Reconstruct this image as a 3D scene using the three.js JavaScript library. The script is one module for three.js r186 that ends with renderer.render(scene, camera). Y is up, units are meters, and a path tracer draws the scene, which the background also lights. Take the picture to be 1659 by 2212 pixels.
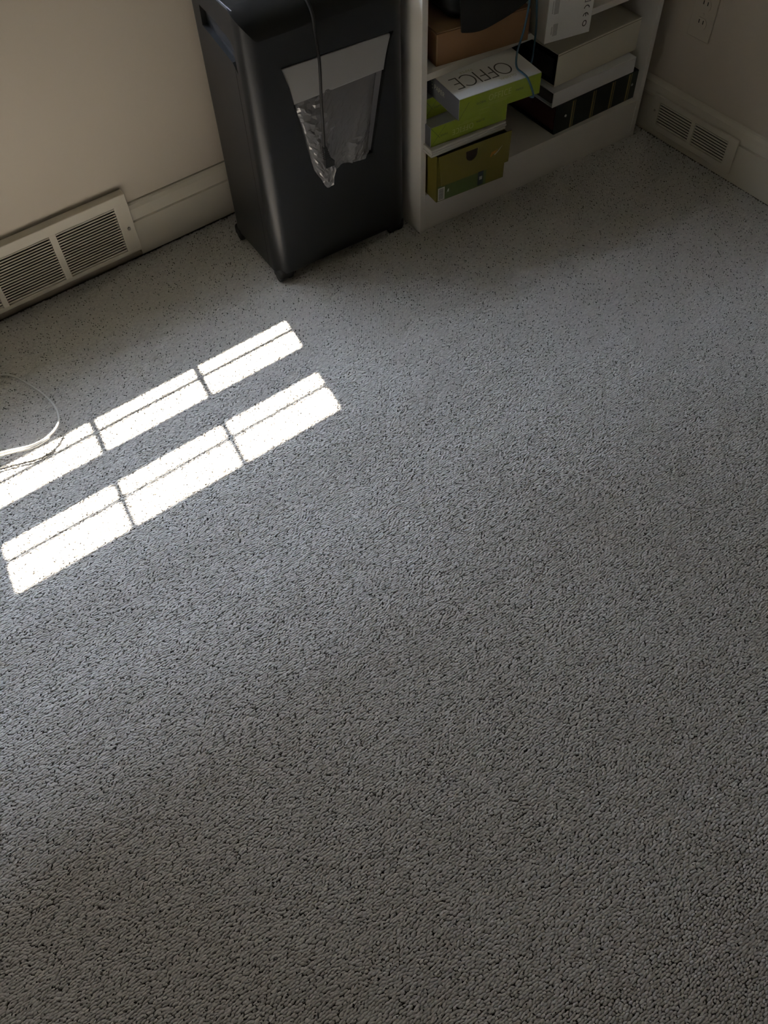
import * as THREE from 'three';
import { RoundedBoxGeometry } from 'three/addons/geometries/RoundedBoxGeometry.js';
import { mergeGeometries } from 'three/addons/utils/BufferGeometryUtils.js';
import { ImprovedNoise } from 'three/addons/math/ImprovedNoise.js';
import { Brush, Evaluator, SUBTRACTION } from 'three-bvh-csg';

// ------------------------------------------------------------------ camera, sky, sun, exposure
const R = Math.PI / 180;
const scene = new THREE.Scene();
const camera = new THREE.PerspectiveCamera(62.29, 1659 / 2212, 0.05, 100);
camera.rotation.order = 'YXZ';
camera.position.set(0, 1.46, 0);
camera.rotation.set(-56.1 * R, -34.25 * R, -2.8 * R);

const SUN = 49, SKY = 35;
scene.background = new THREE.Color().setRGB(0.68, 0.79, 1.0);
scene.backgroundIntensity = SKY;

const renderer = new THREE.WebGLRenderer({ antialias: true });
renderer.toneMapping = THREE.LinearToneMapping;
renderer.toneMappingExposure = 1.0;
renderer.shadowMap.enabled = true;

const sun = new THREE.DirectionalLight(new THREE.Color().setRGB(1, 0.93, 0.82), SUN);
sun.position.set(0.4 + 0.16 * 4, 1.732 * 4, -1.3 - 4);
sun.target.position.set(0.4, 0, -1.3);
sun.castShadow = true;
sun.shadow.camera.left = -3; sun.shadow.camera.right = 3; sun.shadow.camera.top = 3; sun.shadow.camera.bottom = -3;
sun.shadow.mapSize.set(4096, 4096);
scene.add(sun, sun.target);

// ------------------------------------------------------------------ helpers
let seed = 12345;
const rnd = () => { seed = (seed * 1664525 + 1013904223) >>> 0; return seed / 4294967296; };
const noise = new ImprovedNoise();
const used = new Map();
function numbered(name) {
  const n = used.get(name) ?? 0; used.set(name, n + 1);
  return n ? name + '_' + String(n).padStart(3, '0') : name;
}
const lin = (r, g, b) => new THREE.Color().setRGB(r, g, b);
function mat(r, g, b, rough = 0.6, extra = {}) {
  const phys = ['clearcoat', 'transmission', 'sheen'].some((k) => k in extra);
  return new (phys ? THREE.MeshPhysicalMaterial : THREE.MeshStandardMaterial)({ color: lin(r, g, b), roughness: rough, ...extra });
}
function tag(o, label, category, group) {
  o.userData.label = label; o.userData.category = category;
  if (group) o.userData.group = group;
  return o;
}
function thing(name, label, category, [x, y, z], turn = 0, group) {
  const o = new THREE.Group(); o.name = numbered(name); scene.add(o);
  o.position.set(x, y, z); o.rotation.y = turn;
  return tag(o, label, category, group);
}
function obj(name, geoms, material, parent = scene) {
  const list = (Array.isArray(geoms) ? geoms : [geoms]).map((g) => {
    const q = g.index ? g.toNonIndexed() : g;
    for (const k of Object.keys(q.attributes)) if (!['position', 'normal', 'uv'].includes(k)) q.deleteAttribute(k);
    return q;
  });
  const m = new THREE.Mesh(list.length > 1 ? mergeGeometries(list) : list[0], material);
  m.name = parent === scene ? numbered(name) : name;
  m.castShadow = m.receiveShadow = true; parent.add(m);
  return m;
}
function struct(name, geoms, material, parent = scene) {
  const m = obj(name, geoms, material, parent);
  if (parent === scene) m.userData.kind = 'structure';
  return m;
}
// box from min to max corner, edges rounded by r
function bx(x0, x1, y0, y1, z0, z1, r = 0, seg = 2) {
  const w = x1 - x0, h = y1 - y0, d = z1 - z0;
  const g = r > 0 ? new RoundedBoxGeometry(w, h, d, seg, Math.min(r, w / 2.01, h / 2.01, d / 2.01)) : new THREE.BoxGeometry(w, h, d);
  return g.translate((x0 + x1) / 2, (y0 + y1) / 2, (z0 + z1) / 2);
}
function cyl(r0, r1, h, seg, x, y, z, axis = 'y') {
  const g = new THREE.CylinderGeometry(r0, r1, h, seg);
  if (axis === 'x') g.rotateZ(Math.PI / 2);
  if (axis === 'z') g.rotateX(Math.PI / 2);
  return g.translate(x, y, z);
}
function tube(points, r, seg = 120, rad = 8) {
  const c = new THREE.CatmullRomCurve3(points.map((p) => new THREE.Vector3(...p)), false, 'centripetal');
  return new THREE.TubeGeometry(c, seg, r, rad, false);
}
function poly(points) { return new THREE.Shape(points.map(([x, y]) => new THREE.Vector2(x, y))); }
function prism(points, z0, z1, bevel = 0) {
  const g = new THREE.ExtrudeGeometry(Array.isArray(points) ? poly(points) : points, { depth: z1 - z0 - 2 * bevel, bevelEnabled: bevel > 0, bevelThickness: bevel, bevelSize: bevel, bevelOffset: -bevel, bevelSegments: 2, curveSegments: 16 });
  return g.translate(0, 0, z0 + bevel);
}
function carve(geom, cutters) {
  const ev = new Evaluator(); ev.attributes = ['position', 'normal']; ev.useGroups = false;
  const prep = (g) => { const q = (g.index ? g : g.clone()); for (const k of Object.keys(q.attributes)) if (!['position', 'normal'].includes(k)) q.deleteAttribute(k); const b = new Brush(q); b.updateMatrixWorld(); return b; };
  let a = prep(geom);
  for (const c of cutters) { a = ev.evaluate(a, prep(c), SUBTRACTION); a.updateMatrixWorld(); }
  return a.geometry;
}
// a prism drawn in (z, y) and extruded along x
function prismX(points, x0, x1, bevel = 0) { return prism(points.map(([z, y]) => [-z, y]), x0, x1, bevel).rotateY(Math.PI / 2); }
function withUv(g) {
  if (!g.attributes.uv) g.setAttribute('uv', new THREE.BufferAttribute(new Float32Array(g.attributes.position.count * 2), 2));
  return g;
}
// fine grain as a height and a tone map
function grain(size, f, repeat, lo, hi) {
  const data = new Uint8Array(size * size * 4); let s = 77;
  const rn = () => { s = (s * 1664525 + 1013904223) >>> 0; return s / 4294967296; };
  for (let i = 0; i < size * size; i++) {
    const x = (i % size) / size, y = Math.floor(i / size) / size;
    const v = 0.5 + 0.3 * noise.noise(x * f, y * f, 3.3) + 0.25 * (rn() - 0.5);
    const t = Math.max(0, Math.min(255, (lo + (hi - lo) * v) * 255));
    data[i * 4] = data[i * 4 + 1] = data[i * 4 + 2] = t; data[i * 4 + 3] = 255;
  }
  const t = new THREE.DataTexture(data, size, size); t.wrapS = t.wrapT = THREE.RepeatWrapping; t.repeat.set(repeat, repeat);
  t.magFilter = THREE.LinearFilter; t.needsUpdate = true; return t;
}
function canvasMap(w, h, draw) {
  const c = document.createElement('canvas'); c.width = w; c.height = h;
  draw(c.getContext('2d'), w, h);
  const t = new THREE.CanvasTexture(c); t.colorSpace = THREE.SRGBColorSpace; t.anisotropy = 8; return t;
}

// ------------------------------------------------------------------ the room
const XR = 1.977, ZB = -1.864, XL = -2.2, ZF = 2.4, H = 2.44, T = 0.156;
const wallTex = grain(256, 40, 1, 0.3, 0.7);
const wallMat = mat(0.62, 0.55, 0.455, 0.85, { bumpMap: wallTex, bumpScale: 0.0004 });
const trimMat = mat(0.66, 0.61, 0.51, 0.5);
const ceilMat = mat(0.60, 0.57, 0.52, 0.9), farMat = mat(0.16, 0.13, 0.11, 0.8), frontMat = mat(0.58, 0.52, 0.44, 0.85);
const WX0 = -0.06, WX1 = 0.84, WY0 = 0.75, WY1 = 1.589, WD = -0.96;      // WD: from the first window to its twin

struct('floor', bx(XL - T, XR + T, -0.12, -0.0045, ZB - T, ZF + T), mat(0.10, 0.085, 0.07, 1));
struct('ceiling', bx(XL - T, XR + T, H, H + 0.15, ZB - T, ZF + T), ceilMat);
struct('wall_back', [bx(XL - T, WX0 + WD, -0.12, H, ZB - T, ZB), bx(WX1 + WD, WX0, -0.12, H, ZB - T, ZB), bx(WX1, XR + T, -0.12, H, ZB - T, ZB), ...[0, WD].flatMap((d) => [bx(WX0 + d, WX1 + d, -0.12, WY0, ZB - T, ZB), bx(WX0 + d, WX1 + d, WY1, H, ZB - T, ZB)])], wallMat);
struct('wall_right', bx(XR, XR + T, -0.12, H, ZB, ZF), wallMat);
struct('wall_left', bx(XL - T, XL, -0.12, H, ZB, ZF), farMat);
struct('wall_front', bx(XL - T, XR + T, -0.12, H, ZF, ZF + T), frontMat);
struct('ground', bx(-40, 40, -0.6, -0.3, -60, ZB - T - 0.01), mat(0.20, 0.22, 0.16, 1));
struct('wall_outside', [bx(-4.8, 16, -0.3, 10, -14, -9.8), bx(-24, -4.8, -0.3, 7.4, -16, -12), bx(-12, -8, -0.3, 5.9, -12, -3)], mat(0.16, 0.12, 0.10, 0.95));      // the houses across the yard

// baseboards: a flat board, a groove, and a thinner cap
function boardProfile(y0) {
  return [[0, y0], [0.015, y0], [0.015, 0.104], [0.0105, 0.1065], [0.0105, 0.1095], [0.0155, 0.112], [0.012, 0.138], [0.007, 0.147], [0.003, 0.150], [0, 0.150]];
}
function baseboard(length, y0 = 0.007) { return prism(boardProfile(y0), 0, length); }       // profile in x,y run along z
const capDirt = mat(0.30, 0.27, 0.20, 0.9);
{
  const run = (x0, x1) => baseboard(x1 - x0).rotateY(Math.PI / 2).scale(1, 1, -1).translate(x0, 0, ZB);
  const flip = (g) => { const q = g.toNonIndexed(); const p = q.attributes.position; for (let i = 0; i < p.count; i += 3) for (const k of ['x', 'y', 'z']) { const a = p['get' + k.toUpperCase()](i + 1), b = p['get' + k.toUpperCase()](i + 2); p['set' + k.toUpperCase()](i + 1, b); p['set' + k.toUpperCase()](i + 2, a); } q.computeVertexNormals(); return q; };
  const back = struct('baseboard_back', [flip(run(XL, -0.02)), flip(run(0.534, XR - 0.016))], trimMat);
  struct('caulk_line', bx(0.534, XR - 0.016, 0.1495, 0.1525, ZB - 0.001, ZB + 0.0022), capDirt, back);
  struct('baseboard_right', baseboard(ZF - ZB, 0.0005).rotateY(Math.PI).translate(XR, 0, ZF), trimMat);
}

// twin windows in the back wall: each two sashes of three columns and two rows
for (const k of [0, 1]) {
  const w = new THREE.Group(); w.name = 'window_' + (k + 1); w.position.x = k * WD; w.userData.kind = 'structure'; scene.add(w);
  const white = mat(0.75, 0.74, 0.70, 0.45);
  struct('window_frame', [bx(WX0, -0.028, WY0, WY1, -2.0, -1.90, 0.004), bx(0.808, WX1, WY0, WY1, -2.0, -1.90, 0.004), bx(WX0, WX1, WY1 - 0.02, WY1, -1.985, -1.90, 0.003)], white, w);
  struct('window_sill', bx(WX0, WX1, WY0, WY0 + 0.02, -2.02, -1.866, 0.004), white, w);
  const lower = struct('lower_sash', [bx(-0.03, 0.0, 0.77, 1.19, -1.94, -1.92, 0.003), bx(0.78, 0.81, 0.77, 1.19, -1.94, -1.92, 0.003), bx(-0.03, 0.81, 0.77, 0.881, -1.945, -1.92, 0.003)], white, w);
  const upper = struct('upper_sash', [bx(-0.03, 0.0, 1.14, 1.57, -1.975, -1.95, 0.003), bx(0.78, 0.81, 1.14, 1.57, -1.975, -1.95, 0.003), bx(-0.03, 0.81, 1.126, 1.197, -1.97, -1.91, 0.004)], white, w);
  for (const x of [0.258, 0.526]) {
    struct('muntin', bx(x - 0.008, x + 0.008, 0.88, 1.14, -1.938, -1.922, 0.003), white, lower);
    struct('muntin', bx(x - 0.008, x + 0.008, 1.19, 1.57, -1.968, -1.952, 0.003), white, upper);
  }
  struct('muntin', bx(0, 0.78, 0.956 - 0.0065, 0.956 + 0.0065, -1.934, -1.926, 0.002), white, lower);
  struct('muntin', bx(0, 0.78, 1.354 - 0.0085, 1.354 + 0.0085, -1.964, -1.956, 0.002), white, upper);
  const glass = new THREE.MeshPhysicalMaterial({ color: 0xffffff, roughness: 0, transmission: 1, thickness: 0, ior: 1.5 });
  const xs = [0, 0.258, 0.526, 0.78];
  for (let c = 0; c < 3; c++) for (const [y0, y1, z, s] of [[0.881, 0.956, -1.93, lower], [0.956, 1.126, -1.93, lower], [1.197, 1.354, -1.96, upper], [1.354, 1.57, -1.96, upper]]) {
    const g = new THREE.PlaneGeometry(xs[c + 1] - xs[c] - 0.008, y1 - y0 - 0.006); g.translate((xs[c] + xs[c + 1]) / 2, (y0 + y1) / 2, z);
    struct('pane', g, glass, s);
  }
}

// ------------------------------------------------------------------ carpet: looped pile
{
  const loop = new THREE.SphereGeometry(1, 7, 5);
  const PX = 0.0066, PZ = 0.0043, x0 = -1.1, x1 = XR - 0.0135, z0 = ZB + 0.012, z1 = 1.0;
  const nx = Math.floor((x1 - x0) / PX), nz = Math.floor((z1 - z0) / PZ);
  const pile = new THREE.InstancedMesh(loop, mat(1, 1, 1, 0.95), Math.floor(nx * nz * 1.2));
  const m = new THREE.Matrix4(), q = new THREE.Quaternion(), e = new THREE.Euler(), p = new THREE.Vector3(), s = new THREE.Vector3(), c = new THREE.Color();
  let n = 0;
  for (let j = 0; j < nz; j++) for (let i = 0; i < nx; i++) {
    const x = x0 + (i + (j % 2) * 0.5 + 0.55 * (rnd() - 0.5)) * PX;
    let z = z0 + (j + 0.5 * (rnd() - 0.5)) * PZ; z += 0.0016 * noise.noise(x * 70, z * 20, 0.5);
    e.set((rnd() - 0.5) * 0.4, (rnd() - 0.5) * 0.7 + 0.25 * noise.noise(x * 25, z * 25, 7.7), (rnd() - 0.5) * 0.35); q.setFromEuler(e);
    const k = 0.85 + 0.3 * rnd();
    s.set(0.0053 * k, 0.0031, 0.0029 * (0.85 + 0.3 * rnd()));
    p.set(x, -0.0029 + 0.0012 * (rnd() - 0.5), z);
    m.compose(p, q, s); pile.setMatrixAt(n, m);
    const t = 0.53 * (0.93 + 0.14 * rnd());
    c.setRGB(t, t * 0.955, t * 0.90); pile.setColorAt(n, c); n++;
    if (rnd() < 0.155) {                                   // a dark fleck of yarn between two loops
      const f = rnd(); e.set(0, rnd() * 6.3, 0); q.setFromEuler(e);
      s.set(0.0010 + 0.0018 * f, 0.0026, 0.0008 + 0.0006 * rnd()); p.set(x + PX * 0.5, -0.00155, z + PZ * 0.4 * (rnd() - 0.5));
      m.compose(p, q, s); pile.setMatrixAt(n, m); c.setRGB(0.085, 0.079, 0.073); pile.setColorAt(n, c); n++;
    }
  }
  pile.count = n; pile.name = 'carpet_pile'; pile.userData.kind = 'stuff';
  tag(pile, 'grey looped carpet pile with dark flecks covering the floor', 'carpet');
  pile.castShadow = pile.receiveShadow = true; scene.add(pile);
}

// ------------------------------------------------------------------ baseboard register on the back wall
{
  const g = thing('wall_vent', 'long cream baseboard vent with fine slats below the bright left wall', 'vent', [0, 0, ZB + 0.001]);
  const y0 = 0.03, y1 = 0.197, zf = 0.025;
  const banks = [[0.008, 0.158], [0.173, 0.324], [0.341, 0.496]], s0 = 0.042, s1 = 0.169, xa = -0.02, xb = 0.533;
  const cols = [xa, ...banks.flat(), xb], parts = [bx(xa, xb, s1, y1, 0, zf, 0.0025), bx(xa, xb, y0, s0, 0.002, zf, 0.002)];
  for (let i = 0; i < cols.length; i += 2) parts.push(bx(cols[i], cols[i + 1], s0 - 0.003, s1 + 0.003, 0.002, zf - 0.0004, 0.0015));
  obj('frame', parts, trimMat, g);
  obj('duct_back', bx(xa + 0.01, xb - 0.01, s0, s1, 0.0005, 0.003), mat(0.15, 0.135, 0.115, 0.9), g);
  const slat = bx(0, 1, -0.0015, 0.0015, -0.010, 0.001, 0).rotateX(-0.6);
  for (const [a, b] of banks) for (let k = 0; k < 17; k++) {
    const m = obj('slat', slat.clone(), trimMat, g);
    m.scale.x = b - a; m.position.set(a, s0 + (k + 0.5) * (s1 - s0) / 17, zf - 0.003);
  }
  const sc = obj('screw', cyl(0.004, 0.004, 0.002, 14, 0.517, 0.102, zf + 0.0006, 'z'), mat(0.28, 0.26, 0.23, 0.4, { metalness: 0.6 }), g);
}
// smaller register on the right baseboard
{
  const g = thing('wall_vent', 'short tan floor-level vent in the dim right-hand corner below the outlet', 'vent', [XR - 0.0155, 0, -1.27], -Math.PI / 2);
  // local x runs along the wall (world z), local z out into the room
  const s0 = 0.040, s1 = 0.103, d = 0.007, banks = [[-0.121, -0.006], [0.007, 0.121]], xa = -0.148, xb = 0.152;
  const parts = [bx(xa, xb, s1, 0.119, 0, d, 0.0015), bx(xa, xb, 0.022, s0, 0, d, 0.0015)], cols = [xa, ...banks.flat(), xb];
  for (let i = 0; i < cols.length; i += 2) parts.push(bx(cols[i], cols[i + 1], s0 - 0.002, s1 + 0.002, 0, d - 0.0003, 0.001));
  obj('frame', parts, trimMat, g);
  obj('duct_back', bx(xa + 0.01, xb - 0.01, s0, s1, 0.0002, 0.001), mat(0.012, 0.011, 0.010, 0.9), g);
  const slat = bx(0, 1, -0.0020, 0.0020, -0.0022, 0.0004, 0).rotateX(-0.15);
  for (const [a, b] of banks) for (let k = 0; k < 8; k++) {
    const m = obj('slat', slat.clone(), trimMat, g); m.scale.x = b - a; m.position.set(a, s0 + (k + 0.5) * (s1 - s0) / 8, d - 0.002);
  }
  obj('screw', cyl(0.003, 0.003, 0.0015, 12, -0.135, 0.075, d + 0.0004, 'z'), mat(0.4, 0.37, 0.3, 0.4, { metalness: 0.5 }), g);
}
// wall outlet
{
  const g = thing('wall_outlet', 'beige duplex power outlet on the dim right wall', 'outlet', [XR, 0, -1.343], -Math.PI / 2);
  const pm = mat(0.60, 0.54, 0.44, 0.45);
  obj('cover_plate', bx(-0.036, 0.036, 0.292, 0.408, 0, 0.0055, 0.0035, 3), pm, g);
  for (const y of [0.331, 0.376]) {
    const sh = new THREE.Shape(); sh.absarc(0, 0, 0.0172, 0, Math.PI * 2);
    const rec = obj('receptacle', carve(prism(sh, 0, 0.0016), [bx(-0.03, 0.03, 0.0143, 0.03, -1, 1), bx(-0.03, 0.03, -0.03, -0.0143, -1, 1)]).translate(0, y, 0.0054), pm, g);
    const dk = mat(0.01, 0.01, 0.01, 0.8);
    for (const x of [-0.0064, 0.0064]) obj('slot', bx(x - 0.0013, x + 0.0013, y + 0.0005, y + 0.0095, 0.0066, 0.0073), dk, rec);
  }
  obj('screw', cyl(0.003, 0.003, 0.001, 12, 0, 0.3535, 0.0058, 'z'), pm, g);
}

// ------------------------------------------------------------------ paper shredder
const SP = [0.756, 0, -1.533], ST = -3.5 * R;
{
  const g = thing('paper_shredder', 'tall black paper shredder on casters with a cut-out front showing its bin', 'shredder', SP, ST);
  const black = mat(0.0115, 0.0118, 0.0115, 0.37, { clearcoat: 0, specularIntensity: 0.75 });
  const W = 0.387, ztop = 0.655;
  const z1 = 0.011, z0 = -0.241, rr = 0.034, foot = new THREE.Shape();             // plan with rounded corners, drawn as (x, -z)
  foot.moveTo(rr, -z1); foot.lineTo(W - rr, -z1); foot.absarc(W - rr, -z1 + rr, rr, -Math.PI / 2, 0, false);
  foot.lineTo(W, -z0 - rr); foot.absarc(W - rr, -z0 - rr, rr, 0, Math.PI / 2, false);
  foot.lineTo(rr, -z0); foot.absarc(rr, -z0 - rr, rr, Math.PI / 2, Math.PI, false);
  foot.lineTo(0, -z1 + rr); foot.absarc(rr, -z1 + rr, rr, Math.PI, Math.PI * 1.5, false);
  let body = new THREE.ExtrudeGeometry(foot, { depth: ztop - 0.033 - 0.003, bevelEnabled: true, bevelThickness: 0.003, bevelSize: 0.003, bevelOffset: -0.003, bevelSegments: 3, curveSegments: 36 }).rotateX(-Math.PI / 2).translate(0, 0.033, 0);
  const brow = [[0.06, 0.56], [z1 + 0.0004, 0.595]];                                 // cut away to round the top front edge
  for (let k = 0; k <= 44; k++) { const t = k / 44 * Math.PI / 2; brow.push([z1 - 0.06 + 0.0602 * Math.cos(t), 0.5955 + 0.0602 * Math.sin(t)]); }
  brow.push([-0.06, 0.75], [0.06, 0.75]);
  const browCut = prismX(brow, -0.02, W + 0.02);
  const opening = [[0.0765, 0.536], [0.352, 0.529], [0.342, 0.505], [0.333, 0.476], [0.328, 0.45], [0.2875, 0.267], [0.129, 0.277], [0.0955, 0.449], [0.0905, 0.488], [0.083, 0.515]];
  const grip = [[-0.176, 0.610], [-0.101, 0.604], [-0.046, 0.592], [-0.036, 0.580], [-0.031, 0.528], [-0.050, 0.545], [-0.142, 0.562], [-0.178, 0.568]];
  body = carve(body, [browCut, prism(opening, -0.21, 0.1), prismX(grip, -0.05, 0.012), bx(-0.01, 0.0016, 0.0, 0.565, -0.0425, -0.0412), bx(W - 0.0016, W + 0.01, 0.0, 0.565, -0.0425, -0.0412)]);
  obj('body', withUv(body), black, g);
  obj('lid', bx(0.030, W - 0.030, 0.645, 0.659, -0.215, -0.055, 0.006, 4), mat(0.012, 0.014, 0.016, 0.18), g);
  obj('indicator', bx(0.045, 0.051, 0.6588, 0.6600, -0.077, -0.071), mat(0.6, 0.6, 0.6, 0.3), g);
  obj('grip_pad', prismX([[-0.165, 0.604], [-0.10, 0.598], [-0.052, 0.586], [-0.042, 0.556], [-0.14, 0.570]], 0.0095, 0.0135), mat(0.018, 0.018, 0.019, 0.8), g);
  obj('trim_strip', bx(0.003, 0.0052, 0.6545, 0.6556, -0.15, -0.022, 0.0005), mat(0.25, 0.25, 0.27, 0.25), g);
  // pull-out bin seen through the opening
  const grey = mat(0.20, 0.195, 0.195, 0.5);
  const bin = obj('bin', [prism([[0.315, 0.47], [0.3305, 0.47], [0.2875, 0.2685], [0.276, 0.271]], -0.19, 0.002), prism([[0.098, 0.46], [0.108, 0.46], [0.137, 0.279], [0.130, 0.2785]], -0.19, -0.004), prism([[0.10, 0.47], [0.33, 0.47], [0.2875, 0.2685], [0.130, 0.2785]], -0.2, -0.19), prism([[0.131, 0.282], [0.287, 0.274], [0.286, 0.2695], [0.131, 0.2775]], -0.19, 0.0)], grey, g);
  const flap = new THREE.Shape();
  flap.moveTo(0.080, 0.529); flap.lineTo(0.342, 0.5245); flap.quadraticCurveTo(0.349, 0.5235, 0.346, 0.515);
  flap.quadraticCurveTo(0.334, 0.487, 0.326, 0.452); flap.lineTo(0.0975, 0.4485);
  flap.quadraticCurveTo(0.094, 0.49, 0.079, 0.520); flap.quadraticCurveTo(0.077, 0.527, 0.080, 0.529);
  const flapGeo = prism(flap, 0, 0.006, 0.0018);
  obj('bin_handle', flapGeo.rotateX(-0.05).translate(0, 0.001, 0.0265), mat(0.33, 0.325, 0.31, 0.5), g);
  // casters
  const cm = mat(0.012, 0.012, 0.012, 0.5);
  for (const [x, z] of [[0.024, -0.012], [0.358, -0.012], [0.019, -0.215], [0.358, -0.215]]) {
    const c = obj('caster', [bx(x - 0.022, x + 0.022, 0.010, 0.042, z - 0.020, z + 0.020, 0.010, 3)], cm, g);
    obj('wheel', [cyl(0.0155, 0.0155, 0.010, 20, x - 0.013, 0.0155, z, 'x'), cyl(0.0155, 0.0155, 0.010, 20, x + 0.013, 0.0155, z, 'x')], cm, c);
  }
  // mains cord laid over the lid and hanging down the front
  const cordMat = mat(0.009, 0.009, 0.0085, 0.5);
  const cord = obj('power_cord', tube([[0.19, 0.12, -0.247], [0.185, 0.5, -0.256], [0.17, 0.655, -0.244], [0.156, 0.6625, -0.20], [0.151, 0.6625, -0.08], [0.153, 0.6595, -0.045], [0.156, 0.649, -0.012], [0.160, 0.622, 0.0105], [0.1605, 0.59, 0.0155], [0.157, 0.541, 0.030], [0.150, 0.451, 0.036], [0.1468, 0.37, 0.037], [0.146, 0.347, 0.037]], 0.0034, 140, 10), cordMat, g);
  const pl = new THREE.Group(); pl.name = 'plug'; cord.add(pl); pl.position.set(0.146, 0.349, 0.037); pl.rotation.z = 0.10;
  const ribs = []; for (let k = 0; k < 6; k++) ribs.push(bx(-0.0048 - k * 0.0005, 0.0055 + k * 0.0008, -0.0058 - k * 0.0052, -0.0022 - k * 0.0052, -0.0045, 0.0045, 0.0015));
  ribs.push(prism([[-0.004, 0], [0.004, 0], [0.0085, -0.03], [0.018, -0.043], [0.0155, -0.055], [-0.0075, -0.052], [-0.0085, -0.045], [-0.006, -0.03]], -0.0042, 0.0042, 0.0012));
  const plug = obj('plug', ribs, cordMat, cord); cord.remove(pl);
  plug.position.copy(pl.position); plug.rotation.copy(pl.rotation);
}
// clear plastic bag bulging out of the bin
{
  const g = thing('plastic_bag', 'crinkled clear plastic bag bulging out of the black shredder', 'bag', SP, ST);
  const lerp = (a, b, t) => a + (b - a) * t;
  const bottom = [[0, 0.292], [0.08, 0.262], [0.16, 0.234], [0.22, 0.224], [0.30, 0.232], [0.37, 0.262], [0.5, 0.274], [0.75, 0.264], [0.93, 0.262], [1, 0.275]];
  const yb = (u) => { for (let i = 1; i < bottom.length; i++) if (u <= bottom[i][0]) { const [a, p] = bottom[i - 1], [b, q] = bottom[i]; return lerp(p, q, (u - a) / (b - a)); } return 0.275; };
  const N = 30, M = 34, geo = new THREE.PlaneGeometry(1, 1, N, M), p = geo.attributes.position;
  const ridge = (x, y, s) => 1 - Math.abs(noise.noise(x, y, s)) * 2.4;
  for (let j = 0; j <= M; j++) for (let i = 0; i <= N; i++) {
    const inside = i > 0 && i < N && j > 0 && j < M, u = (i + (inside ? 0.8 * (rnd() - 0.5) : 0)) / N, v = (j + (inside ? 0.8 * (rnd() - 0.5) : 0)) / M, k = j * (N + 1) + i;
    const y = lerp(0.466, yb(u), v), w = (0.466 - y) / 0.22;
    let x = lerp(lerp(0.100, 0.128, Math.min(1, w * 1.0)), lerp(0.310, 0.272, Math.min(1, w)), u);
    const edge = Math.min(1, 7 * u, 7 * (1 - u)), low = Math.min(1, (1 - v) * 8);
    x += 0.003 * noise.noise(y * 60, u * 4, 2.2) * (u < 0.08 || u > 0.92 ? 0.6 : 1);
    let z = 0.004 + 0.017 * Math.sin(Math.min(1, v * 1.25) * Math.PI * 0.5) * Math.sqrt(edge) * (0.55 + 0.45 * low);
    const gx = 0.155 + (x - 0.155) * (0.25 / (0.10 + (y - 0.22)));               // pleats gather towards the tip
    const sharp = (a, b, c, w) => Math.pow(Math.max(0, 1 - Math.abs(noise.noise(a, b, c)) * w), 2);
    const busy = u < 0.42 ? 1 : v > 0.66 ? 0.7 : 0.2;
    z += 0.0050 * edge * noise.noise(gx * 14, y * 5, 1.7);
    z += 0.0040 * edge * sharp(gx * 15, y * 5, 4.4, 6);
    z += 0.0035 * edge * busy * sharp(x * 34 + y * 22, y * 26 - x * 30, 5.1, 5);
    z += 0.0026 * edge * busy * sharp(x * 60 - y * 50, y * 55 + x * 35, 9.4, 4);
    z += edge * (busy > 0.6 ? 0.0016 : 0.0006) * (rnd() - 0.5);
    if (y < 0.285) z = Math.max(z, lerp(z, 0.0135 + 0.004 * noise.noise(x * 90, y * 90, 3), Math.min(1, (0.285 - y) / 0.012)));
    p.setXYZ(k, x, y, z);
  }
  const film = geo.toNonIndexed(); film.computeVertexNormals();                  // flat little facets, as crumpled film has
  obj('bag_film', film, new THREE.MeshPhysicalMaterial({ color: lin(0.34, 0.335, 0.33), roughness: 0.09, transmission: 0.5, ior: 1.6, thickness: 0, side: THREE.DoubleSide }), g);
}

// ------------------------------------------------------------------ bookcase
const BP = [1.159, 0, -1.468], BT = -2.7225 * R, BW = 0.7605;
const bu = [Math.cos(BT), -Math.sin(BT)];               // world x,z of the bookcase's own x axis
function B(x, y, z) { return [BP[0] + x * bu[0] - z * bu[1], y, BP[2] + x * bu[1] + z * bu[0]]; }
const turn = (deg) => BT - deg * R;
{
  const g = thing('bookcase', 'white bookcase of open shelves in the corner beside the black shredder', 'bookcase', BP, BT);
  const wm = mat(0.80, 0.77, 0.71, 0.45), D = -0.30, t = 0.016, top = 1.22;
  obj('side_panel', bx(0, t, 0, top, D, 0, 0.0012), wm, g);
  obj('side_panel', bx(BW - t, BW, 0, top, D, 0, 0.0012), wm, g);
  obj('toe_board', bx(t, BW - t, 0, 0.0945, -0.018, -0.0022), wm, g);
  obj('back_panel', bx(t, BW - t, 0.09, top - t, D, D + 0.005), wm, g);
  for (const y of [0.1105, 0.424, 0.765]) obj('shelf', bx(t, BW - t, y - 0.0165, y, D + 0.005, -0.0006, 0.0012), wm, g);
  obj('top_panel', bx(t, BW - t, top - 0.017, top, D + 0.005, -0.0006, 0.0012), wm, g);
}
const SH = 0.1107, SH2 = 0.4242;

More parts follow.
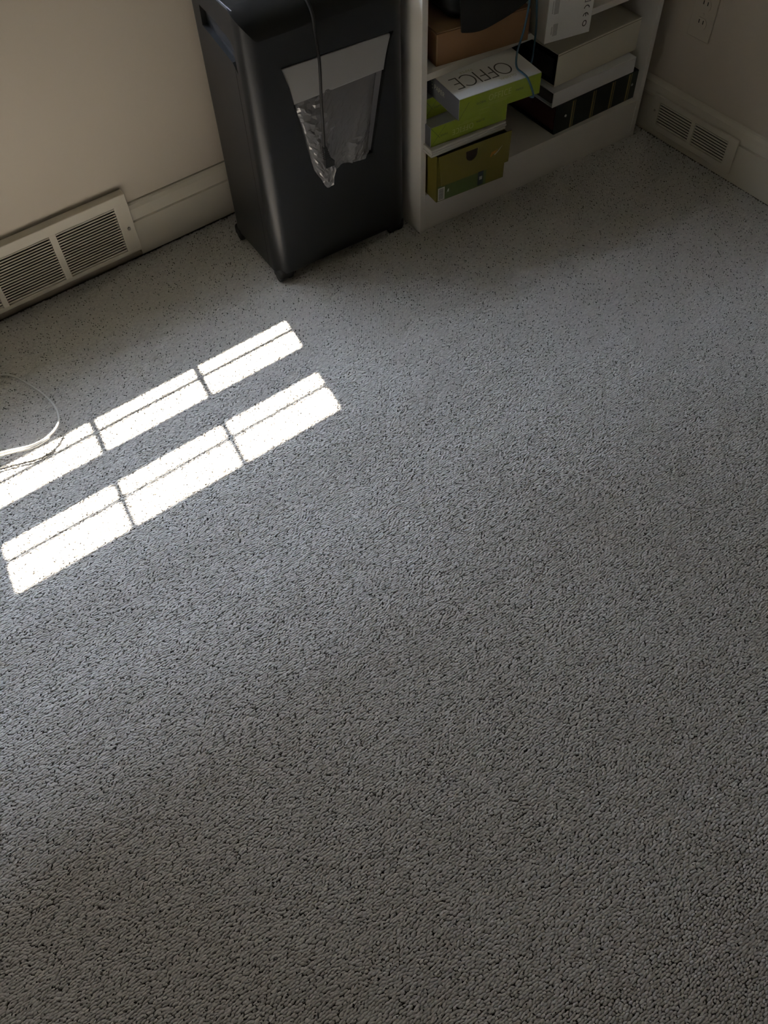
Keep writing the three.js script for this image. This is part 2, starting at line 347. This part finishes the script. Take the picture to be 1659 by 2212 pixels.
// binders lying on the bottom shelf. Local: x along the spine, z = 0 at the spine's outer face
function binder(name, label, x, y, z, deg, len, h, depth, cover, pages, group) {
  const g = thing(name, label, 'binder', B(x, y, z), turn(deg), group);
  const c = 0.003;
  obj('spine', bx(0, len, 0, h, -c, 0, 0.0014), cover, g);
  obj('cover', bx(0, len, h - c, h, -depth, -c * 0.6, 0.0014), cover, g);
  obj('cover', bx(0, len, 0, c, -depth, -c * 0.6, 0.0014), cover, g);
  if (pages) obj('paper_block', bx(0.009, len - 0.009, c, h - 0.008 - c, -depth + 0.018, -0.016), pages, g);
  return g;
}
{
  const green = mat(0.012, 0.020, 0.016, 0.38), gold = mat(0.42, 0.32, 0.13, 0.4, { metalness: 0.4 }), rivet = mat(0.45, 0.45, 0.42, 0.3, { metalness: 0.8 });
  const g = binder('ring_binder', 'dark green binder with gold spine bands, lowest of the binder stack', 0.447, SH, -0.010, -1.5, 0.302, 0.079, 0.262, green, mat(0.085, 0.022, 0.018, 0.8), null);
  for (const x of [0.062, 0.136, 0.206, 0.268]) for (const dx of [-0.0045, -0.0015, 0.0045]) obj('gold_band', bx(x + dx - 0.0009, x + dx + 0.0009, 0.002, 0.077, -0.0002, 0.0003), gold, g);
  for (const x of [0.036, 0.281]) obj('rivet', cyl(0.0035, 0.0035, 0.0016, 14, x, 0.043, 0.0004, 'z'), rivet, g);
}
binder('ring_binder', 'slim white binder with a plain spine, between the green and cream binders', 0.432, SH + 0.0796, -0.014, -0.8, 0.292, 0.041, 0.258, mat(0.82, 0.82, 0.82, 0.35), mat(0.10, 0.085, 0.075, 0.85), null);
{
  const cream = mat(0.78, 0.74, 0.60, 0.5);
  const g = binder('ring_binder', 'wide cream binder, topmost of the stack under the printed box', 0.449, SH + 0.121, -0.034, -2.4, 0.297, 0.086, 0.25, cream, null, null);
  obj('lining', [bx(0.002, 0.295, 0.003, 0.0042, -0.247, -0.004), bx(0.002, 0.295, 0.082, 0.0828, -0.247, -0.004)], mat(0.012, 0.014, 0.02, 0.6), g);
  obj('ring_mechanism', [bx(0.03, 0.27, 0.02, 0.05, -0.010, -0.0032, 0.002), bx(0.02, 0.28, 0.004, 0.055, -0.2, -0.03)], mat(0.03, 0.028, 0.026, 0.6), g);
  obj('seam_edge', bx(0.001, 0.296, 0.0805, 0.082, -0.0002, 0.0006), mat(0.30, 0.26, 0.17, 0.6), g);
}

// shoe box with a tucked front flap
{
  const g = thing('shoe_box', 'olive yellow shoe box with a half-moon thumb hole, at the bottom left of the shelf', 'box', B(0.0205, SH, 0.040), turn(4.2));
  const w = 0.203, h = 0.126, d = 0.30, olive = mat(0.155, 0.130, 0.012, 0.6), must = mat(0.165, 0.135, 0.014, 0.55);
  obj('box_body', [bx(0, w, 0, 0.003, -d, 0), bx(0, 0.002, 0, h, -d, 0), bx(w - 0.002, w, 0, h, -d, 0), bx(0, w, 0, h - 0.012, -0.002, 0), bx(0, w, 0, h, -d, -d + 0.002), bx(0, w, h - 0.002, h, -d, -0.012)], olive, g);
  const f = poly([[0.003, h + 0.001], [w + 0.012, h + 0.001], [w + 0.010, 0.043], [0.014, 0.043]]);
  const hole = new THREE.Path(); hole.moveTo(0.0815, h - 0.012); hole.lineTo(0.0825, h - 0.020); hole.absarc(0.0995, h - 0.024, 0.017, Math.PI, Math.PI * 2, false); hole.lineTo(0.1175, h - 0.012); hole.lineTo(0.0815, h - 0.012); f.holes.push(hole);
  const fl = obj('front_flap', prism(f, 0.0006, 0.0026), must, g);
  obj('thumb_hole', bx(0.080, 0.119, h - 0.042, h - 0.0105, -0.0003, 0.0005), mat(0.02, 0.008, 0.005, 0.9), g);
  obj('sticker', prism([[0.004, 0.0015], [0.148, 0.0015], [0.148, 0.0425], [0.004, 0.0425]], 0.0001, 0.0006), mat(0.075, 0.11, 0.022, 0.5), g);
  const bar = canvasMap(96, 160, (c, W, Hh) => { c.fillStyle = '#c9c7b8'; c.fillRect(0, 0, W, Hh); c.fillStyle = '#5c5a55'; let y = 14; let k = 3; while (y < Hh - 30) { const t = 3 + (k * 7) % 5; c.fillRect(14, y, W - 28, t); y += t + 3; k++; } c.fillRect(14, Hh - 22, W - 28, 8); });
  obj('barcode_label', new THREE.PlaneGeometry(0.0195, 0.036).translate(0.014, 0.0205, 0.0009), new THREE.MeshStandardMaterial({ map: bar, roughness: 0.5 }), g);
  obj('dark_label', bx(0.122, 0.138, 0.006, 0.044, 0.0026, 0.0031), mat(0.012, 0.020, 0.026, 0.4), g);
  obj('white_mark', bx(0.126, 0.1345, 0.021, 0.0305, 0.0031, 0.0034, 0.001), mat(0.5, 0.5, 0.48, 0.5), g);
  obj('orange_mark', [prism([[0.155, 0.076], [0.159, 0.087], [0.171, 0.089], [0.169, 0.081], [0.163, 0.080], [0.158, 0.074]], 0.0026, 0.003), prism([[0.170, 0.081], [0.174, 0.090], [0.176, 0.090], [0.172, 0.080]], 0.0026, 0.003)], mat(0.42, 0.18, 0.01, 0.5), g);
  obj('white_swish', prism([[0.166, 0.078], [0.176, 0.084], [0.190, 0.096], [0.179, 0.083], [0.169, 0.076]], 0.0027, 0.0031), mat(0.45, 0.42, 0.3, 0.5), g);
  obj('white_figure', prism([[0.030, 0.018], [0.034, 0.028], [0.037, 0.028], [0.036, 0.019], [0.033, 0.022]], 0.0006, 0.0009), mat(0.5, 0.5, 0.4, 0.5), g);
}
// white pad of paper on top of the shoe box
{
  const g = thing('paper_pad', 'thin white pad of paper between the shoe box and the green reams', 'paper', B(0.005, SH + 0.1275, 0.036), turn(2.2));
  const m = mat(0.60, 0.58, 0.51, 0.7);
  obj('sheets', [[0, 0.221, 0, 0.0072], [0.0006, 0.2235, 0.0072, 0.0128], [0, 0.2215, 0.0128, 0.0192]].map(([a, b, c, d]) => bx(a, b, c, d, -0.27, -0.0008 * (c > 0.01), 0.0022, 3)), m, g);
}
// reams of copy paper. Local: origin at the front-left bottom corner
const RW = 0.2195, RH = 0.0495, RD = 0.282;
const limeHex = '#8a9a12', capHex = '#55565a';
function reamFront(flip) {
  return canvasMap(1024, 232, (c, W, Hh) => {
    c.fillStyle = limeHex; c.fillRect(0, 0, W, Hh);
    if (flip) { c.translate(W, Hh); c.rotate(Math.PI); }
    c.fillStyle = '#2d3310'; c.font = '34px sans-serif'; c.textBaseline = 'alphabetic';
    c.fillText('GLOBAL', flip ? 300 : 212, 118); c.fillText('PAPER', flip ? 800 : 706, 118);
    c.fillStyle = '#b9c06a'; c.font = '92px sans-serif'; c.fillText('OFFICE', flip ? 450 : 360, 118);
    c.fillStyle = '#9aa53a'; c.font = '22px sans-serif';
    c.fillRect(360, 140, 300, 10); c.fillRect(360, 160, 240, 8); c.fillRect(260, 186, 120, 10);
    c.setTransform(1, 0, 0, 1, 0, 0);
    c.strokeStyle = '#414a08'; c.lineWidth = 4; c.beginPath(); c.moveTo(0, flip ? 0 : Hh); c.lineTo(120, flip ? 150 : 60); c.stroke();
    if (flip) { c.beginPath(); c.moveTo(0, Hh); c.lineTo(190, 20); c.stroke(); }
  });
}
const reamTop = canvasMap(1024, 1316, (c, W, Hh) => {
  c.fillStyle = '#dcdcda'; c.fillRect(0, 0, W, Hh);
  c.translate(W, Hh); c.rotate(Math.PI);                                      // printed to be read from the far side
  c.strokeStyle = '#2f2f2d'; c.lineWidth = 15; c.lineCap = 'butt';
  const y0 = 165, y1 = 385, ym = 270; let x = 225;
  const line = (...p) => { c.beginPath(); c.moveTo(p[0], p[1]); for (let i = 2; i < p.length; i += 2) c.lineTo(p[i], p[i + 1]); c.stroke(); };
  c.beginPath(); c.ellipse(x + 88, (y0 + y1) / 2, 84, 106, 0, 0, Math.PI * 2); c.stroke(); x += 205;
  for (let k = 0; k < 2; k++) { line(x + 80, y0 + 8, x, y0 + 8, x, y1); line(x, ym, x + 72, ym); x += 102; }
  line(x, y0, x, y1); x += 38;
  c.beginPath(); c.ellipse(x + 84, (y0 + y1) / 2, 84, 106, 0, Math.PI * 0.24, Math.PI * 1.76); c.stroke(); x += 180;
  line(x + 80, y0 + 8, x, y0 + 8, x, y1 - 8, x + 82, y1 - 8); line(x, ym, x + 74, ym);
  c.fillStyle = '#b3b38c'; c.font = '58px sans-serif'; c.fillText('GLOBAL', 250, 130); c.fillText('PAPER', 600, 452);
});
const reamEnd = canvasMap(1024, 190, (c, W, Hh) => {
  c.fillStyle = capHex; c.fillRect(0, 0, W, Hh);
  c.fillStyle = '#b9bb9a'; c.font = '58px sans-serif'; c.fillText('PAPER', 628, 100);
  for (const [x, y] of [[590, 52], [598, 78], [604, 106]]) { c.beginPath(); c.arc(x, y, 8, 0, 7); c.fill(); }
});
function ream(label, pos, deg, frontMap, print) {
  const g = thing('paper_ream', label, 'paper ream', pos, turn(deg));
  obj('paper_block', bx(0.0004, RW - 0.0004, 0.0004, RH - 0.0004, -RD + 0.0004, -0.0004, 0.0015), mat(0.55, 0.55, 0.50, 0.6), g);
  const panel = (name, w, h, map, color) => obj(name, new RoundedBoxGeometry(w, h, 0.0008, 1, 0.0003), map ? new THREE.MeshStandardMaterial({ map, roughness: 0.42 }) : color, g);
  const facePlane = (name, w, h, map) => obj(name, new THREE.PlaneGeometry(w, h), new THREE.MeshStandardMaterial({ map, roughness: 0.42 }), g);
  facePlane('front_face', RW - 0.001, RH - 0.001, frontMap).position.set(RW / 2, RH / 2, 0.0002);
  const e = facePlane('end_face', RD - 0.001, RH - 0.001, reamEnd); e.rotation.y = -Math.PI / 2; e.position.set(-0.0002, RH / 2, -RD / 2);
  const grn = mat(0.20, 0.26, 0.008, 0.45);
  const r = obj('end_face', new THREE.PlaneGeometry(RD - 0.001, RH - 0.001), mat(0.09, 0.09, 0.095, 0.45), g); r.rotation.y = Math.PI / 2; r.position.set(RW + 0.0002, RH / 2, -RD / 2);
  if (print) { const t = facePlane('top_face', RW - 0.001, RD - 0.001, reamTop); t.rotation.x = -Math.PI / 2; t.position.set(RW / 2, RH + 0.0002, -RD / 2); }
  else { const t = obj('top_face', new THREE.PlaneGeometry(RW - 0.001, RD - 0.001), mat(0.33, 0.335, 0.32, 0.45), g); t.rotation.x = -Math.PI / 2; t.position.set(RW / 2, RH + 0.0002, -RD / 2); }
  return g;
}
const upright = reamFront(false), inverted = reamFront(true);
const yC = SH + 0.1473;
ream('lime green paper ream with upside-down lettering, lowest of the three reams', B(0.011, yC, 0.024), 3.4, inverted, false);
ream('lime green paper ream set back in the middle of the three reams', B(0.017, yC + 0.0500, -0.012), 1.0, inverted, false);
const reamA = ream('white topped paper ream jutting out at the top of the three reams', B(0.030, yC + 0.1000, 0.103), 5.2, upright, true);

// cardboard box and black bag on the middle shelf
{
  const g = thing('cardboard_box', 'brown cardboard box on the middle shelf under the black bag', 'box', B(0.049, SH2, -0.013), turn(7.5));
  const cb = mat(0.30, 0.165, 0.080, 0.8), w = 0.243, h = 0.071, d = 0.22;
  obj('box_body', [bx(0, w, 0, h, -d, 0, 0.0015)], cb, g);
  obj('flap', bx(0.001, w - 0.001, h, h + 0.0028, -d + 0.002, -0.002, 0.001), mat(0.33, 0.20, 0.105, 0.8), g);
  obj('corner_edge', bx(0.0, 0.003, 0.001, h, -0.0005, 0.0006), mat(0.42, 0.27, 0.14, 0.8), g);
}
{
  const g = thing('laptop_bag', 'black soft bag lying on top of the brown cardboard box', 'bag', B(0.080, SH2 + 0.0745, -0.02), turn(7.5));
  const geo = new RoundedBoxGeometry(0.200, 0.13, 0.21, 12, 0.035), p = geo.attributes.position;
  const bm = mat(0.004, 0.004, 0.0045, 0.6);
  for (let i = 0; i < p.count; i++) {
    const x = p.getX(i), y = p.getY(i), z = p.getZ(i), k = 0.006;
    p.setXYZ(i, x + k * noise.noise(y * 30, z * 30, 1), y + (y > -0.06 ? k * noise.noise(x * 25, z * 25, 2) : 0), z + k * noise.noise(x * 26, y * 26, 3));
  }
  geo.computeVertexNormals();
  obj('bag_body', geo.translate(0.104, 0.068, -0.109), bm, g);
  const flapGeo = new THREE.BoxGeometry(0.185, 0.06, 0.005, 30, 8, 1), fp = flapGeo.attributes.position;
  for (let i = 0; i < fp.count; i++) { const x = fp.getX(i), y = fp.getY(i), u = x / 0.185 + 0.5, v = 0.5 - y / 0.06; fp.setXYZ(i, x, y + v * (0.044 * u * u - 0.004 - 0.012 * Math.sin(u * Math.PI)), fp.getZ(i) + 0.012 * v + 0.003 * Math.sin(u * 9)); }
  flapGeo.computeVertexNormals();
  obj('flap', flapGeo.translate(0.120, 0.026, 0.008), bm, g);
}
// white carton with printed marks, overhanging the middle shelf
{
  const g = thing('printed_box', 'white carton with barcodes and printed symbols overhanging the middle shelf', 'box', B(0.305, SH2, 0.057), turn(8.9));
  const w = 0.124, h = 0.20, d = 0.20;
  obj('carton', bx(0, w, 0, h, -d, 0, 0.0015), mat(0.50, 0.47, 0.40, 0.6), g);
  const m = canvasMap(496, 800, (c, W, Hh) => {
    c.fillStyle = '#ecebe6'; c.fillRect(0, 0, W, Hh); c.fillStyle = '#75746e';
    const block = (x, y, bw, bh) => { for (let k = 0; k < bh; k += 6) c.fillRect(x, y + k, bw, 2 + (k * 5) % 4); };
    block(78, 640, 50, 104); block(58, 660, 12, 70);
    block(64, 380, 52, 170); block(44, 430, 10, 110);
    block(210, 400, 60, 60);
    block(390, 330, 62, 90);
    c.strokeStyle = '#3c3b37'; c.lineWidth = 6; c.strokeRect(398, 442, 62, 72); c.strokeRect(398, 350, 62, 72);
    c.strokeRect(414, 462, 30, 34);
    c.lineWidth = 9;
    c.beginPath(); c.arc(428, 575, 27, Math.PI * 1.02, Math.PI * 1.98); c.stroke();
    c.beginPath(); c.arc(428, 642, 27, Math.PI * 1.02, Math.PI * 1.98); c.stroke(); c.beginPath(); c.moveTo(428, 615); c.lineTo(428, 645); c.stroke();
    c.beginPath(); c.ellipse(428, 708, 19, 24, 0.2, 0, 7); c.stroke();
  });
  obj('printed_face', new THREE.PlaneGeometry(w - 0.003, h - 0.002).translate(w / 2, h / 2, 0.0003), new THREE.MeshStandardMaterial({ map: m, roughness: 0.5 }), g);
}
// blue network cable looping over the top ream
{
  const pts = [[0.20, 0.769, -0.12], [0.215, 0.769, -0.03], [0.235, 0.755, 0.012], [0.243, 0.66, 0.040], [0.243, 0.56, 0.062], [0.227, 0.49, 0.072], [0.213, 0.44, 0.072], [0.2085, 0.414, 0.080], [0.205, 0.4125, 0.105], [0.206, 0.4095, 0.1205], [0.214, 0.395, 0.1235], [0.226, 0.367, 0.1265], [0.2305, 0.3555, 0.1235], [0.235, 0.3485, 0.106], [0.258, 0.3505, 0.06], [0.290, 0.358, 0.030], [0.299, 0.375, 0.030], [0.2995, 0.41, 0.032], [0.2955, 0.46, 0.036], [0.285, 0.53, 0.037], [0.272, 0.65, 0.028], [0.266, 0.755, 0.012], [0.26, 0.769, -0.03], [0.255, 0.769, -0.12]];
  const c = obj('network_cable', tube(pts.map((p) => B(...p)), 0.0024, 320, 10), mat(0.035, 0.10, 0.15, 0.45));
  tag(c, 'thin blue network cable looping down over the top paper ream', 'cable');
}
// white cable loop on the carpet
{
  const pts = [[-0.45, 0.006, -1.74], [-0.2, 0.005, -1.72], [-0.02, 0.005, -1.705], [0.075, 0.006, -1.665], [0.105, 0.010, -1.60], [0.124, 0.016, -1.515], [0.122, 0.022, -1.462], [0.108, 0.026, -1.428], [0.077, 0.028, -1.407], [0.040, 0.029, -1.404], [-0.02, 0.030, -1.424], [-0.15, 0.028, -1.46], [-0.32, 0.012, -1.52], [-0.5, 0.006, -1.60]];
  const c = obj('white_cable', [tube(pts, 0.0024, 260, 10), tube(pts.slice(8).map(([x, y, z], i) => [x, y, z + 0.0058 + 0.001 * i]), 0.0021, 120, 10)], mat(0.48, 0.47, 0.45, 0.5));
  tag(c, 'white cable curling across the carpet beside the sunlit patch', 'cable');
}

renderer.render(scene, camera);
